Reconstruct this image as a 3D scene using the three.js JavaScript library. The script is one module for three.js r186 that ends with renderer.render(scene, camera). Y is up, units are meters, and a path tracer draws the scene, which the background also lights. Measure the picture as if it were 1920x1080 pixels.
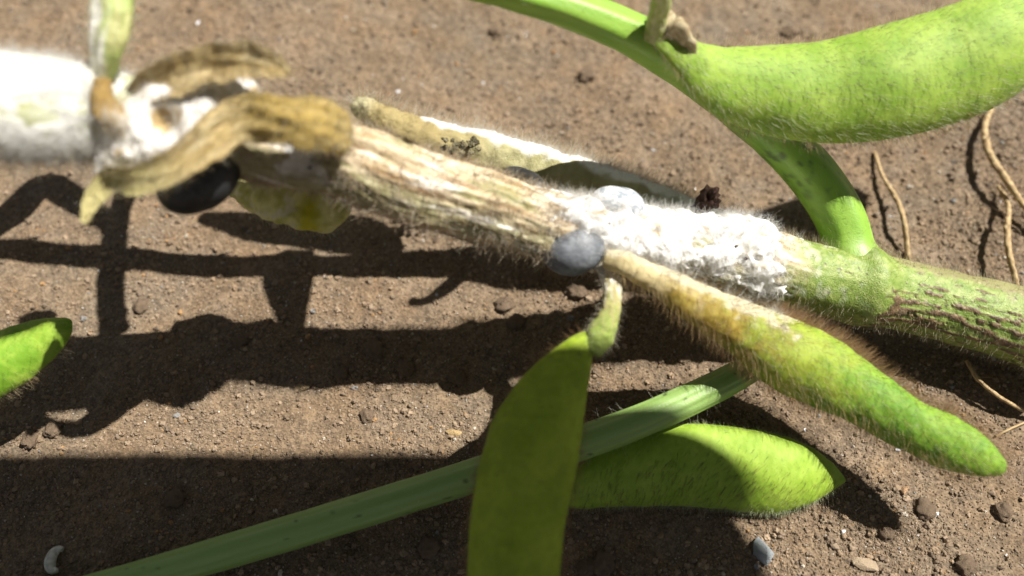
import * as THREE from 'three';
import { ImprovedNoise } from 'three/addons/math/ImprovedNoise.js';
import { ConvexGeometry } from 'three/addons/geometries/ConvexGeometry.js';
import { mergeGeometries, mergeVertices } from 'three/addons/utils/BufferGeometryUtils.js';

// ------------------------------------------------------------------ camera, sky, sun, exposure
// Lengths are written in millimetres below and turned into metres (MM) when a mesh is made.
const MM = 0.001, DEG = Math.PI / 180;
const scene = new THREE.Scene();
const TILT = 28 * DEG, REACH = 100, HALF = 32.5 * DEG;
const CAM = new THREE.Vector3(0, REACH * Math.cos(TILT), REACH * Math.sin(TILT));
const camera = new THREE.PerspectiveCamera(2 * Math.atan(Math.tan(HALF) * 9 / 16) / DEG, 16 / 9, 0.004, 3000);
camera.position.copy(CAM).multiplyScalar(MM);
camera.lookAt(0, 0, 0);
camera.focus = 0.0885;
camera.userData.fStop = 13;
scene.add(camera);

const SUN = new THREE.Vector3(0.6, 1, -0.28);           // towards the sun
{ // clear sky: pale at the horizon, brighter round the sun
  const w = 256, h = 128, a = new Float32Array(w * h * 4), sd = SUN.clone().normalize(), d = new THREE.Vector3();
  for (let j = 0; j < h; j++) for (let i = 0; i < w; i++) {
    const el = ((j + 0.5) / h - 0.5) * Math.PI, az = ((i + 0.5) / w - 0.5) * 2 * Math.PI, k = (j * w + i) * 4;
    d.set(Math.cos(el) * Math.cos(az), Math.sin(el), Math.cos(el) * Math.sin(az));
    const low = Math.pow(1 - Math.max(0, d.y), 3), glow = 0.5 * Math.exp(-Math.acos(Math.min(1, d.dot(sd))) / 0.35), L = 0.095 * (1 + 0.7 * low) + 0.12 * glow;
    a[k] = L * (0.92 + 0.14 * low); a[k + 1] = L * (0.98 + 0.04 * low); a[k + 2] = L * (1.08 - 0.08 * low); a[k + 3] = 1;
  }
  const t = new THREE.DataTexture(a, w, h, THREE.RGBAFormat, THREE.FloatType); t.mapping = THREE.EquirectangularReflectionMapping; t.magFilter = t.minFilter = THREE.LinearFilter; t.needsUpdate = true;
  scene.background = t; scene.environment = t;
}
const sun = new THREE.DirectionalLight(new THREE.Color(1.0, 0.955, 0.88), 5);
sun.position.copy(SUN).normalize().multiplyScalar(1.0);
sun.castShadow = true;
sun.shadow.mapSize.set(4096, 4096);
Object.assign(sun.shadow.camera, { left: -0.2, right: 0.2, top: 0.2, bottom: -0.2, near: 0.2, far: 2 });
sun.shadow.bias = -0.0005;
scene.add(sun, sun.target);
const renderer = new THREE.WebGLRenderer({ antialias: true });
renderer.toneMapping = THREE.LinearToneMapping;
renderer.toneMappingExposure = 1.75;
renderer.shadowMap.enabled = true;
renderer.setSize(1024, 576);

// ------------------------------------------------------------------ helpers
const V = (x = 0, y = 0, z = 0) => new THREE.Vector3(x, y, z);
let seed = 12345;
const rnd = () => { seed = (seed + 0x6D2B79F5) | 0; let t = Math.imul(seed ^ (seed >>> 15), 1 | seed); t = (t + Math.imul(t ^ (t >>> 7), 61 | t)) ^ t; return ((t ^ (t >>> 14)) >>> 0) / 4294967296; };
const rr = (a, b) => a + (b - a) * rnd();
const PN = new ImprovedNoise();
const noise = (x, y, z = 0) => PN.noise(x + 31.7, y + 17.3, z + 53.1);
const fbm = (x, y, z = 0, o = 4) => { let a = 0, w = 1, n = 0; for (let i = 0; i < o; i++) { a += w * noise(x, y, z + i * 7.1); n += w; w *= 0.5; x *= 2.03; y *= 2.03; z *= 2.03; } return a / n; };
const sm = (a, b, x) => { const t = Math.min(1, Math.max(0, (x - a) / (b - a))); return t * t * (3 - 2 * t); };
const mix = (a, b, t) => [a[0] + (b[0] - a[0]) * t, a[1] + (b[1] - a[1]) * t, a[2] + (b[2] - a[2]) * t];
const gauss = (x, c, w) => Math.exp(-((x - c) * (x - c)) / (w * w));
// photograph pixel (1920 x 1080) -> direction; the distance comes from a height above the soil
const F = 960 / Math.tan(HALF), FW = CAM.clone().negate().normalize(), RT = V(1, 0, 0), UP = V().crossVectors(RT, FW);
const rayOf = (x, y) => FW.clone().multiplyScalar(F).addScaledVector(RT, x - 960).addScaledVector(UP, 540 - y);
const P = (x, y, h) => { const d = rayOf(x, y); return CAM.clone().addScaledVector(d, (h - CAM.y) / d.y); };
const depthOf = p => p.clone().sub(CAM).dot(FW);
const atDepth = (x, y, d) => CAM.clone().addScaledVector(rayOf(x, y), d / F);
const Q = (x, y, h) => P(x, y, 0).addScaledVector(SUN, h);   // a caster at height h whose shadow falls on the soil at pixel x, y

const used = {};
const numbered = n => { const k = used[n] = (used[n] ?? -1) + 1; return k ? n + '_' + String(k).padStart(3, '0') : n; };
function shade(o) { o.traverse(m => { if (m.isMesh) { m.castShadow = true; m.receiveShadow = true; } }); return o; }
function tag(o, label, category, group, kind) {
  o.userData = { ...o.userData };
  if (label) o.userData.label = label;
  if (category) o.userData.category = category;
  if (group) o.userData.group = group;
  if (kind) o.userData.kind = kind;
  return o;
}
// a Group at the thing's base; parts are given in world millimetres
function thing(name, base, label, category, group) {
  const g = new THREE.Group(); g.name = numbered(name); g.position.copy(base).multiplyScalar(MM); g.userData.base = [base.x, base.y, base.z];
  tag(g, label, category, group); scene.add(g); return g;
}
const baseOf = o => { while (o.parent && o.parent !== scene) o = o.parent; const b = o.userData.base; return b ? V(...b) : V(); };
function part(name, geo, mat, parent, label) {
  const b = baseOf(parent); geo.translate(-b.x, -b.y, -b.z); geo.scale(MM, MM, MM);
  const m = new THREE.Mesh(geo, mat); m.name = name; parent.add(m); if (label) m.userData.label = label; return shade(m);
}
function single(name, geo, mat, label, category, group) {       // one mesh, standing at its own base
  geo.computeBoundingBox(); const bb = geo.boundingBox, b = V((bb.min.x + bb.max.x) / 2, bb.min.y, (bb.min.z + bb.max.z) / 2);
  geo.translate(-b.x, -b.y, -b.z); geo.scale(MM, MM, MM);
  const m = new THREE.Mesh(geo, mat); m.name = numbered(name); m.position.copy(b).multiplyScalar(MM);
  tag(m, label, category, group); scene.add(m); m.userData.base = [b.x, b.y, b.z]; return shade(m);
}
// Catmull-Rom through rows of numbers
function rowAt(rows, t) {
  const n = rows.length - 1, x = Math.min(n - 1e-6, Math.max(0, t * n)), i = Math.floor(x), f = x - i;
  const a = rows[Math.max(0, i - 1)], b = rows[i], c = rows[i + 1], d = rows[Math.min(n, i + 2)];
  return b.map((_, k) => 0.5 * (2 * b[k] + (c[k] - a[k]) * f + (2 * a[k] - 5 * b[k] + 4 * c[k] - d[k]) * f * f + (3 * b[k] - a[k] - 3 * c[k] + d[k]) * f * f * f));
}
// stations given as two edge pixels and a height: [ax, ay, bx, by, h, thickness ratio]
function edges(rows) {
  return t => { const [ax, ay, bx, by, h, k] = rowAt(rows, t), mx = (ax + bx) / 2, my = (ay + by) / 2, c = P(mx, my, h), d = depthOf(c);
    return { c, W: atDepth(ax, ay, d).sub(atDepth(bx, by, d)).multiplyScalar(0.5), k, mx, my }; };
}
// stations given in millimetres: [x, y, z, radius, thickness ratio]
function spine(rows) {
  return t => { const [x, y, z, r, k] = rowAt(rows, t); return { c: V(x, y, z), W: V(0, r, 0), k, mx: x, my: z, r }; };
}
function loft(at, { nu = 160, nv = 64, section, disp, col, sharp = 1, capBulge = 0.3 } = {}) {
  const fr = []; for (let i = 0; i <= nu; i++) fr.push(at(i / nu));
  let along = 0, prevN = null;
  for (let i = 0; i <= nu; i++) {
    const f = fr[i]; f.T = fr[Math.min(nu, i + 1)].c.clone().sub(fr[Math.max(0, i - 1)].c).normalize();
    const w = f.r ?? f.W.length(); f.wd = f.W.clone().addScaledVector(f.T, -f.W.dot(f.T));
    if (f.wd.length() < 1e-4) f.wd.set(0, 1, 0).addScaledVector(f.T, -f.T.y);
    f.wd.normalize(); f.w = w; f.n = V().crossVectors(f.T, f.wd).normalize();
    if (!prevN) { if (f.n.dot(CAM.clone().sub(f.c)) < 0) f.n.negate(); } else if (f.n.dot(prevN) < 0) f.n.negate();
    prevN = f.n; if (i) along += f.c.distanceTo(fr[i - 1].c); f.l = along;
  }
  const pos = [], uv = [], colr = [], idx = [], S = [], TH = [], info = [];
  for (let i = 0; i <= nu; i++) {
    const f = fr[i], s = i / nu;
    for (let j = 0; j <= nv; j++) {
      const th = (j % nv) / nv * Math.PI * 2; let cw, cn;
      if (section) [cw, cn] = section(th, s, f);
      else { cw = Math.cos(th); const sn = Math.sin(th); cn = Math.sign(sn) * Math.abs(sn) ** sharp; }
      const p = f.c.clone().addScaledVector(f.wd, f.w * cw).addScaledVector(f.n, f.w * f.k * cn);
      const o = { s, th, mx: f.mx, my: f.my, l: f.l, L: 0, w: f.w, p, cw, cn };
      if (disp) { const q = V().addScaledVector(f.wd, Math.cos(th)).addScaledVector(f.n, Math.sin(th) / Math.max(0.3, Math.min(1, f.k))).normalize(); p.addScaledVector(q, disp(o)); }
      pos.push(p.x, p.y, p.z); uv.push(f.l / 10, th * f.w / 10); S.push(s); TH.push(th);
      if (col) colr.push(...col(o));
    }
  }
  const R = nv + 1;
  for (let i = 0; i < nu; i++) for (let j = 0; j < nv; j++) { const a = i * R + j, b = a + 1, c = a + R, d = c + 1; idx.push(a, b, c, b, d, c); }
  for (const e of [0, nu]) {
    const f = fr[e], c = f.c.clone().addScaledVector(f.T, (e ? 1 : -1) * f.w * capBulge), k = pos.length / 3;
    if (section) { const z = section(Math.PI / 2, e / nu, f)[1] + section(-Math.PI / 2, e / nu, f)[1]; c.addScaledVector(f.n, f.w * f.k * z / 2); }
    pos.push(c.x, c.y, c.z); uv.push(f.l / 10, 0); S.push(e / nu); TH.push(0);
    if (col) colr.push(...colr.slice(e * R * 3, e * R * 3 + 3));
    for (let j = 0; j < nv; j++) e ? idx.push(k, e * R + j, e * R + j + 1) : idx.push(k, j + 1, j);
  }
  const g = new THREE.BufferGeometry();
  g.setAttribute('position', new THREE.Float32BufferAttribute(pos, 3));
  g.setAttribute('uv', new THREE.Float32BufferAttribute(uv, 2));
  if (col) g.setAttribute('color', new THREE.Float32BufferAttribute(colr, 3));
  g.setIndex(idx);
  // keep faces pointing outwards
  { const a = fr[nu >> 1]; const i0 = (nu >> 1) * R + (nv >> 2); const e1 = V(pos[(i0 + 1) * 3] - pos[i0 * 3], pos[(i0 + 1) * 3 + 1] - pos[i0 * 3 + 1], pos[(i0 + 1) * 3 + 2] - pos[i0 * 3 + 2]);
    const e2 = V(pos[(i0 + R) * 3] - pos[i0 * 3], pos[(i0 + R) * 3 + 1] - pos[i0 * 3 + 1], pos[(i0 + R) * 3 + 2] - pos[i0 * 3 + 2]);
    if (V().crossVectors(e1, e2).dot(a.n) < 0) { for (let i = 0; i < idx.length; i += 3) { const t = idx[i]; idx[i] = idx[i + 1]; idx[i + 1] = t; } g.setIndex(idx); } }
  g.computeVertexNormals();
  const nr = g.attributes.normal;
  for (let i = 0; i <= nu; i++) { const a = i * R, b = a + nv, n = V(nr.getX(a) + nr.getX(b), nr.getY(a) + nr.getY(b), nr.getZ(a) + nr.getZ(b)).normalize(); nr.setXYZ(a, n.x, n.y, n.z); nr.setXYZ(b, n.x, n.y, n.z); }
  const P0 = new Float32Array(pos), N0 = new Float32Array(nr.array);
  // area-weighted points on the surface
  let cum = null;
  const build = () => { cum = new Float32Array(idx.length / 3); let a = 0; for (let t = 0; t < cum.length; t++) { const v = [0, 1, 2].map(k => V(P0[idx[t * 3 + k] * 3], P0[idx[t * 3 + k] * 3 + 1], P0[idx[t * 3 + k] * 3 + 2])); a += v[1].sub(v[0]).cross(v[2].sub(v[0])).length() / 2; cum[t] = a; } };
  const sample = () => {
    if (!cum) build();
    const x = rnd() * cum[cum.length - 1]; let lo = 0, hi = cum.length - 1; while (lo < hi) { const m = (lo + hi) >> 1; if (cum[m] < x) lo = m + 1; else hi = m; }
    let u = rnd(), v = rnd(); if (u + v > 1) { u = 1 - u; v = 1 - v; } const w = 1 - u - v, [a, b, c] = [idx[lo * 3], idx[lo * 3 + 1], idx[lo * 3 + 2]];
    const q = A => V(A[a * 3] * w + A[b * 3] * u + A[c * 3] * v, A[a * 3 + 1] * w + A[b * 3 + 1] * u + A[c * 3 + 1] * v, A[a * 3 + 2] * w + A[b * 3 + 2] * u + A[c * 3 + 2] * v);
    const f = fr[Math.round(S[a] * nu)];
    return { p: q(P0), n: q(N0).normalize(), s: S[a], th: TH[a], T: f.T, wd: f.wd, N: f.n, mx: f.mx, my: f.my, l: f.l, w: f.w };
  };
  return { g, sample, fr };
}
// ------------------------------------------------------------------ shared procedural textures
function dataTex(n, fn, srgb = false) {
  const a = new Uint8Array(n * n * 4);
  for (let y = 0; y < n; y++) for (let x = 0; x < n; x++) { const c = fn(x / n, y / n), k = (y * n + x) * 4; for (let i = 0; i < 3; i++) a[k + i] = Math.max(0, Math.min(255, (Array.isArray(c) ? c[i] : c) * 255)); a[k + 3] = 255; }
  const t = new THREE.DataTexture(a, n, n); t.wrapS = t.wrapT = THREE.RepeatWrapping; t.magFilter = THREE.LinearFilter; t.minFilter = THREE.LinearMipmapLinearFilter; t.generateMipmaps = true;
  if (srgb) t.colorSpace = THREE.SRGBColorSpace; t.needsUpdate = true; return t;
}
// tileable value noise
function tileNoise(per, sd) { const N = per, g = new Float32Array(N * N); let s = sd; for (let i = 0; i < g.length; i++) { s = (Math.imul(s, 1664525) + 1013904223) >>> 0; g[i] = s / 4294967296; }
  return (u, v) => { const x = u * N, y = v * N, i = Math.floor(x), j = Math.floor(y), f = x - i, h = y - j, a = f * f * (3 - 2 * f), b = h * h * (3 - 2 * h), G = (p, q) => g[((q % N + N) % N) * N + ((p % N + N) % N)];
    return (G(i, j) * (1 - a) + G(i + 1, j) * a) * (1 - b) + (G(i, j + 1) * (1 - a) + G(i + 1, j + 1) * a) * b; }; }
const t1 = tileNoise(24, 1), t2 = tileNoise(61, 2), t3 = tileNoise(140, 3), t4 = tileNoise(250, 4);
const skinBump = dataTex(512, (u, v) => 0.3 * t1(u, v) + 0.3 * t2(u, v) + 0.4 * t3(u, v));
const pulpBump = dataTex(512, (u, v) => 0.15 * t1(u, v) + 0.35 * t2(u, v) + 0.5 * t4(u, v));
const g1 = tileNoise(90, 11), g2 = tileNoise(260, 12), g3 = tileNoise(620, 13), g4 = tileNoise(1100, 14), g5 = tileNoise(37, 15);
const soilMap = dataTex(2048, (u, v) => {
  const a = g1(u, v), b = g2(u, v), c = g3(u, v), d = g4(u, v), e = g5(u, v);
  let k = 0.86 + 0.14 * (a - 0.5) + 0.2 * (b - 0.5) + 0.26 * (c - 0.5) + 0.22 * (d - 0.5);
  let r = k, g = k * (0.985 + 0.05 * (e - 0.5)), bl = k * (0.965 + 0.12 * (e - 0.5));
  if (c > 0.9 && d > 0.55) { r = 1; g = 0.98; bl = 0.95; }
  return [r, g, bl];
}, true);
const soilBump = dataTex(1024, (u, v) => 0.3 * g1(u, v) + 0.35 * g2(u, v) + 0.35 * g3(u, v));

const mat = (o) => new THREE.MeshPhysicalMaterial({ vertexColors: true, roughness: 0.6, side: THREE.DoubleSide, ...o });
const M = {
  pod: mat({ roughness: 0.64, transmission: 0.1, thickness: 0, bumpMap: skinBump, bumpScale: 0.00003, sheen: 0.5, sheenRoughness: 0.4, sheenColor: new THREE.Color(0.8, 0.85, 0.5), specularIntensity: 0.7 }),
  stem: mat({ roughness: 0.55, bumpMap: skinBump, bumpScale: 0.00008 }),
  stalk: mat({ roughness: 0.45, bumpMap: skinBump, bumpScale: 0.00003 }),
  dry: mat({ roughness: 0.8, bumpMap: pulpBump, bumpScale: 0.00012 }),
  mold: mat({ roughness: 1, bumpMap: pulpBump, bumpScale: 0.00006, specularIntensity: 0.2 }),
  seed: mat({ roughness: 0.55, clearcoat: 0.06, clearcoatRoughness: 0.4, bumpMap: skinBump, bumpScale: 0.00003 }),
  clod: mat({ roughness: 0.95, bumpMap: soilBump, bumpScale: 0.0002, specularIntensity: 0.3 }),
  root: mat({ roughness: 0.85 }),
  grain: new THREE.MeshStandardMaterial({ roughness: 0.85 }),
  hair: new THREE.MeshPhysicalMaterial({ color: 0xffffff, roughness: 0.45, transmission: 0.35, thickness: 0, side: THREE.DoubleSide }),
  fibre: new THREE.MeshPhysicalMaterial({ color: 0xffffff, roughness: 0.8, transmission: 0.5, thickness: 0, side: THREE.DoubleSide }),
};
// ------------------------------------------------------------------ hairs and fibres
function hairGeo(bend, curl, seg = 4) {
  const pos = [], idx = [], nr = [];
  for (let i = 0; i <= seg; i++) { const t = i / seg, r = 1 - 0.8 * t, cx = bend * t * t, cz = curl * Math.sin(t * 4.2) * t;
    for (let j = 0; j < 3; j++) { const a = j / 3 * Math.PI * 2; pos.push(Math.cos(a) * r, t, Math.sin(a) * r); nr.push(Math.cos(a), 0, Math.sin(a)); pos.cxz = 1; pos[pos.length - 3] += 0; off.push(cx, cz); } }
  for (let i = 0; i < seg; i++) for (let j = 0; j < 3; j++) { const a = i * 3 + j, b = i * 3 + (j + 1) % 3; idx.push(a, a + 3, b, b, a + 3, b + 3); }
  return { pos, idx, nr };
}
let off = [];
// the tube is thin against its length, so radius and bend are baked for a given ratio
function hairBufferGeo(ratio, bend, curl, seg) {
  off = []; const { pos, idx, nr } = hairGeo(bend, curl, seg); const p = new Float32Array(pos.length);
  for (let i = 0; i < pos.length / 3; i++) { p[i * 3] = pos[i * 3] * ratio + off[i * 2]; p[i * 3 + 1] = pos[i * 3 + 1]; p[i * 3 + 2] = pos[i * 3 + 2] * ratio + off[i * 2 + 1]; }
  const g = new THREE.BufferGeometry(); g.setAttribute('position', new THREE.Float32BufferAttribute(p, 3)); g.setAttribute('normal', new THREE.Float32BufferAttribute(nr, 3)); g.setIndex(idx); return g;
}
function hairs(parent, lf, { n, len, ratio = 0.012, bend = 0.25, curl = 0.05, dir, keep, col = [[1, 1, 1]], name = 'hairs', mat: m = M.hair, seg = 4, sink = 0.03 }) {
  const b = baseOf(parent), list = [], cl = []; let tries = 0; const Y = V(0, 1, 0);
  while (list.length < n && tries++ < n * 12) {
    const o = lf.sample(); if (keep && rnd() > keep(o)) continue;
    const d = dir(o).normalize(), L = rr(len[0], len[1]), q = new THREE.Quaternion().setFromUnitVectors(Y, d).multiply(new THREE.Quaternion().setFromAxisAngle(Y, rnd() * 6.283));
    list.push(new THREE.Matrix4().compose(o.p.clone().addScaledVector(o.n, -sink).sub(b).multiplyScalar(MM), q, V(L, L, L).multiplyScalar(MM)));
    cl.push(typeof col === 'function' ? col(o) : col[Math.floor(rnd() * col.length)]);
  }
  const im = new THREE.InstancedMesh(hairBufferGeo(ratio, bend, curl, seg), m, list.length); const C = new THREE.Color();
  list.forEach((x, i) => { im.setMatrixAt(i, x); const k = rr(0.85, 1.1); im.setColorAt(i, C.setRGB(cl[i][0] * k, cl[i][1] * k, cl[i][2] * k)); });
  im.name = name; im.userData.kind = 'stuff'; im.castShadow = im.receiveShadow = true; parent.add(im); return im;
}
const lean = (o, n, t, w, j) => V().addScaledVector(o.n, n).addScaledVector(o.T, t).addScaledVector(o.wd, w).add(V(rr(-j, j), rr(-j, j), rr(-j, j)));

// ------------------------------------------------------------------ the soil
const soilH = (x, z) => {
  const big = 0.9 * fbm(x / 26, z / 26, 1, 3) + 0.55 * fbm(x / 7, z / 7, 4, 3);
  const c = noise(x / 2.1, z / 2.1, 9), c2 = noise(x / 0.95, z / 0.95, 12);
  return big + 0.26 * (1 - Math.abs(c)) * sm(-0.2, 0.35, noise(x / 9, z / 9, 3)) + 0.16 * c2 + 0.1 * noise(x / 0.5, z / 0.5, 15) - 0.15;
};
{
  const line = (a, b, step) => { const c = []; for (let x = a; x <= b + 1e-6; x += step) c.push(x); let d = step, y = c[c.length - 1]; while (y < 6000) { d *= 1.6; y += d; c.push(y); } d = step; y = a; while (y > -6000) { d *= 1.6; y -= d; c.unshift(y); } return c; };
  const xs = line(-100, 100, 0.32), zs = line(-78, 48, 0.32), pos = [], uv = [], col = [], idx = [];
  for (const z of zs) for (const x of xs) {
    const far = Math.max(0, Math.abs(x) - 100, Math.abs(z + 15) - 63), k = Math.exp(-far / 40);
    pos.push(x, soilH(x, z) * k + (far ? 3 * (1 - k) * noise(x / 90, z / 90, 2) : 0), z); uv.push(x / 95, z / 95);
    const v = 1 + 0.16 * fbm(x / 11, z / 11, 21, 3) + 0.12 * noise(x / 2.3, z / 2.3, 25), warm = 1 + 0.06 * noise(x / 16, z / 16, 33);
    col.push(0.245 * v * warm, 0.182 * v, 0.12 * v / warm);
  }
  const n = xs.length;
  for (let j = 0; j < zs.length - 1; j++) for (let i = 0; i < n - 1; i++) { const a = j * n + i; idx.push(a, a + n, a + 1, a + 1, a + n, a + n + 1); }
  const g = new THREE.BufferGeometry(); g.setAttribute('position', new THREE.Float32BufferAttribute(pos, 3)); g.setAttribute('uv', new THREE.Float32BufferAttribute(uv, 2)); g.setAttribute('color', new THREE.Float32BufferAttribute(col, 3)); g.setIndex(idx);
  g.scale(MM, MM, MM); g.computeVertexNormals();
  const m = new THREE.Mesh(g, new THREE.MeshStandardMaterial({ vertexColors: true, map: soilMap, bumpMap: soilBump, bumpScale: 0.0003, roughness: 0.95 }));
  m.name = 'soil_ground'; tag(m, 'dry brown crumbly soil under the plant', null, null, 'structure'); scene.add(shade(m)); m.castShadow = false; m.castShadow = true;
}
function lump(detail, amp, sd, fr = 1.4) {       // an irregular grain of radius about 1
  let g = new THREE.IcosahedronGeometry(1, detail); g.deleteAttribute('uv'); g.deleteAttribute('normal'); g = mergeVertices(g, 1e-4);
  const p = g.attributes.position; for (let i = 0; i < p.count; i++) { const v = V().fromBufferAttribute(p, i), k = 1 + amp * (fbm(v.x * fr + sd, v.y * fr, v.z * fr, 3) * 1.6); v.multiplyScalar(k); p.setXYZ(i, v.x, v.y, v.z); }
  g.computeVertexNormals(); return g;
}
const facet = g => { g = g.toNonIndexed(); g.computeVertexNormals(); return g; };
{ // loose grains: nobody could count them
  const tone = [[0.23, 0.17, 0.113], [0.2, 0.145, 0.096], [0.29, 0.215, 0.145], [0.17, 0.125, 0.085], [0.25, 0.178, 0.113]];
  const C = new THREE.Color();
  for (let v = 0; v < 4; v++) {
    const list = []; const N = 60000; let tries = 0;
    while (list.length < N && tries++ < N * 5) {
      const x = rr(-98, 98), z = rr(-76, 46), d = 0.35 + 0.65 * sm(-0.15, 0.3, fbm(x / 14, z / 14, 40, 2)) , near = sm(-45, 30, z + x * 0.25);
      if (rnd() > d * (0.35 + 0.65 * near)) continue;
      const R = Math.min(0.36, 0.055 * Math.pow(rnd(), -0.38));
      list.push([x, z, R]);
    }
    const im = new THREE.InstancedMesh(facet(lump(1, 0.9, v * 11.3, 2.2)), M.grain, list.length);
    list.forEach(([x, z, R], i) => {
      im.setMatrixAt(i, new THREE.Matrix4().compose(V(x, soilH(x, z) + R * 0.25, z).multiplyScalar(MM), new THREE.Quaternion().setFromEuler(new THREE.Euler(rnd() * 6, rnd() * 6, rnd() * 6)), V(R * rr(0.7, 1.2), R * rr(0.6, 1), R * rr(0.7, 1.2)).multiplyScalar(MM)));
      const t = tone[Math.floor(rnd() * tone.length)], k = rr(0.8, 1.2), q = rnd();
      if (q < 0.012 || (q < 0.05 && R < 0.11)) C.setRGB(0.46, 0.41, 0.34); else if (q < 0.036) C.setRGB(0.34, 0.2, 0.09); else if (q < 0.045) C.setRGB(0.22, 0.21, 0.2); else C.setRGB(t[0] * k, t[1] * k, t[2] * k);
      im.setColorAt(i, C);
    });
    im.name = numbered('soil_grains'); tag(im, 'loose brown soil grains scattered over the ground', 'soil grains', null, 'stuff'); im.castShadow = im.receiveShadow = true; scene.add(im);
  }
  const fl = []; for (let i = 0; i < 1400; i++) fl.push([rr(-95, 95), rr(-72, 45)]);
  const im = new THREE.InstancedMesh(facet(lump(0, 0.5, 77)), new THREE.MeshPhysicalMaterial({ roughness: 0.12, specularIntensity: 1, clearcoat: 1, clearcoatRoughness: 0.08 }), fl.length);
  fl.forEach(([x, z], i) => { const R = rr(0.05, 0.16); im.setMatrixAt(i, new THREE.Matrix4().compose(V(x, soilH(x, z) + 0.12, z).multiplyScalar(MM), new THREE.Quaternion().setFromEuler(new THREE.Euler(rnd() * 6, rnd() * 6, rnd() * 6)), V(R, R * 0.3, R).multiplyScalar(MM))); const k = rr(0.3, 0.75); im.setColorAt(i, C.setRGB(k, k * 0.98, k * 0.95)); });
  im.name = 'mineral_glints'; tag(im, 'tiny shiny mineral flakes in the soil', 'mineral flakes', null, 'stuff'); scene.add(shade(im));
}
function colored(g, fn) { const p = g.attributes.position, c = []; for (let i = 0; i < p.count; i++) c.push(...fn(V().fromBufferAttribute(p, i))); g.setAttribute('color', new THREE.Float32BufferAttribute(c, 3)); return g; }
function uvBox(g, s = 10) { const p = g.attributes.position, u = []; for (let i = 0; i < p.count; i++) u.push((p.getX(i) + 0.4 * p.getY(i)) / s, (p.getZ(i) + 0.5 * p.getY(i)) / s); g.setAttribute('uv', new THREE.Float32BufferAttribute(u, 2)); return g; }
function stone(px, py, rx, ry, rz, turn, c, amp, fr, m, name, label, cat, group, h) {
  const p = P(px, py, 0), y = h ?? soilH(p.x, p.z), g = lump(4, amp, px * 0.37 + py * 0.11, fr);
  g.scale(rx, ry, rz); g.rotateY(turn); g.translate(p.x, y + ry * 0.3, p.z); uvBox(g);
  const q = h === undefined ? null : P(px, py, h); if (q) g.translate(q.x - p.x, 0, q.z - p.z);
  g.computeVertexNormals();
  return single(name, colored(g, v => { const k = 1 + 0.35 * fbm(v.x * 2, v.y * 2, v.z * 2, 3); return [c[0] * k, c[1] * k, c[2] * k]; }), m, label, cat, group);
}
function chip(px, py, rx, ry, rz, turn, c, n, m, name, label, cat, group) {   // an angular chip with flat faces
  const p = P(px, py, 0), pts = [];
  for (let i = 0; i < n; i++) { const a = rnd() * 6.283, u = rr(-1, 1), q = Math.sqrt(1 - u * u), k = rr(0.8, 1.1); pts.push(V(k * q * Math.cos(a) * rx, k * u * ry, k * q * Math.sin(a) * rz)); }
  const g = new ConvexGeometry(pts); g.rotateY(turn); g.rotateX(rr(-0.15, 0.15)); g.translate(p.x, soilH(p.x, p.z) + ry * 0.55, p.z); uvBox(g);
  return single(name, colored(g, v => { const k = 1 + 0.45 * fbm(v.x * 1.4, v.y * 1.4, v.z * 1.4, 2); return [c[0] * k, c[1] * k, c[2] * k]; }), m, label, cat, group);
}
const EARTH = [0.2, 0.146, 0.1];

// ------------------------------------------------------------------ the plant
const plant = thing('soybean_plant', V(45, 0, 0), 'mouldy soybean plant with split pods, lying on brown soil', 'plant');
const specks = (p, n) => noise(p.x * 1.7, p.y * 1.7, p.z * 1.7) ;
// main stem
const stemRows = [
  [2040, 560, 2010, 730, 6, 0.95], [1925, 536, 1905, 682, 6.1, 0.95], [1800, 512, 1775, 643, 6.4, 0.95], [1700, 488, 1675, 618, 7, 0.95], [1625, 474, 1590, 604, 8, 1], [1540, 458, 1500, 582, 9.2, 1],
  [1460, 436, 1420, 562, 10.5, 0.95], [1330, 412, 1300, 530, 13, 0.9], [1200, 396, 1170, 512, 16, 0.9], [1080, 374, 1040, 492, 19, 0.9], [950, 330, 915, 455, 22, 0.9], [800, 280, 765, 420, 25, 0.9],
  [660, 232, 630, 372, 27.2, 0.9], [500, 190, 480, 335, 30.2, 0.9], [350, 160, 335, 308, 32.2, 0.9], [215, 138, 210, 296, 33.6, 0.9], [100, 112, 100, 300, 35.6, 0.9], [-90, 90, -95, 295, 38.5, 0.9]];
const lesion = o => { // cracked brown bark on the green base of the stem
  const u = o.mx / 75, v = o.th * 3.4, n = fbm(u, v * 2.0, 3, 5), band = gauss(o.th, 2.15, 0.75) * sm(1605, 1650, o.mx) + 0.9 * gauss(o.mx, 1632, 26) * gauss(o.th, 2.2, 0.55) + 0.45 * gauss(o.th, 1.35, 0.4) * sm(1650, 1700, o.mx);
  return Math.max(sm(0.42, 0.54, band * 0.46 + n * 1.0 + 0.25 * noise(o.l / 1.1, o.th * 5, 12)), sm(1640, 1680, o.mx) * sm(0.26, 0.34, fbm(o.mx / 42, o.th * 6, 31, 4)));
};
const dust = o => sm(0.05, 0.5, gauss(o.th, 0.25, 0.7) * sm(1600, 1700, o.mx) + 0.8 * fbm(o.p.x * 0.9, o.p.y * 0.9, o.p.z * 0.9, 3) - 0.25);
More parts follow.
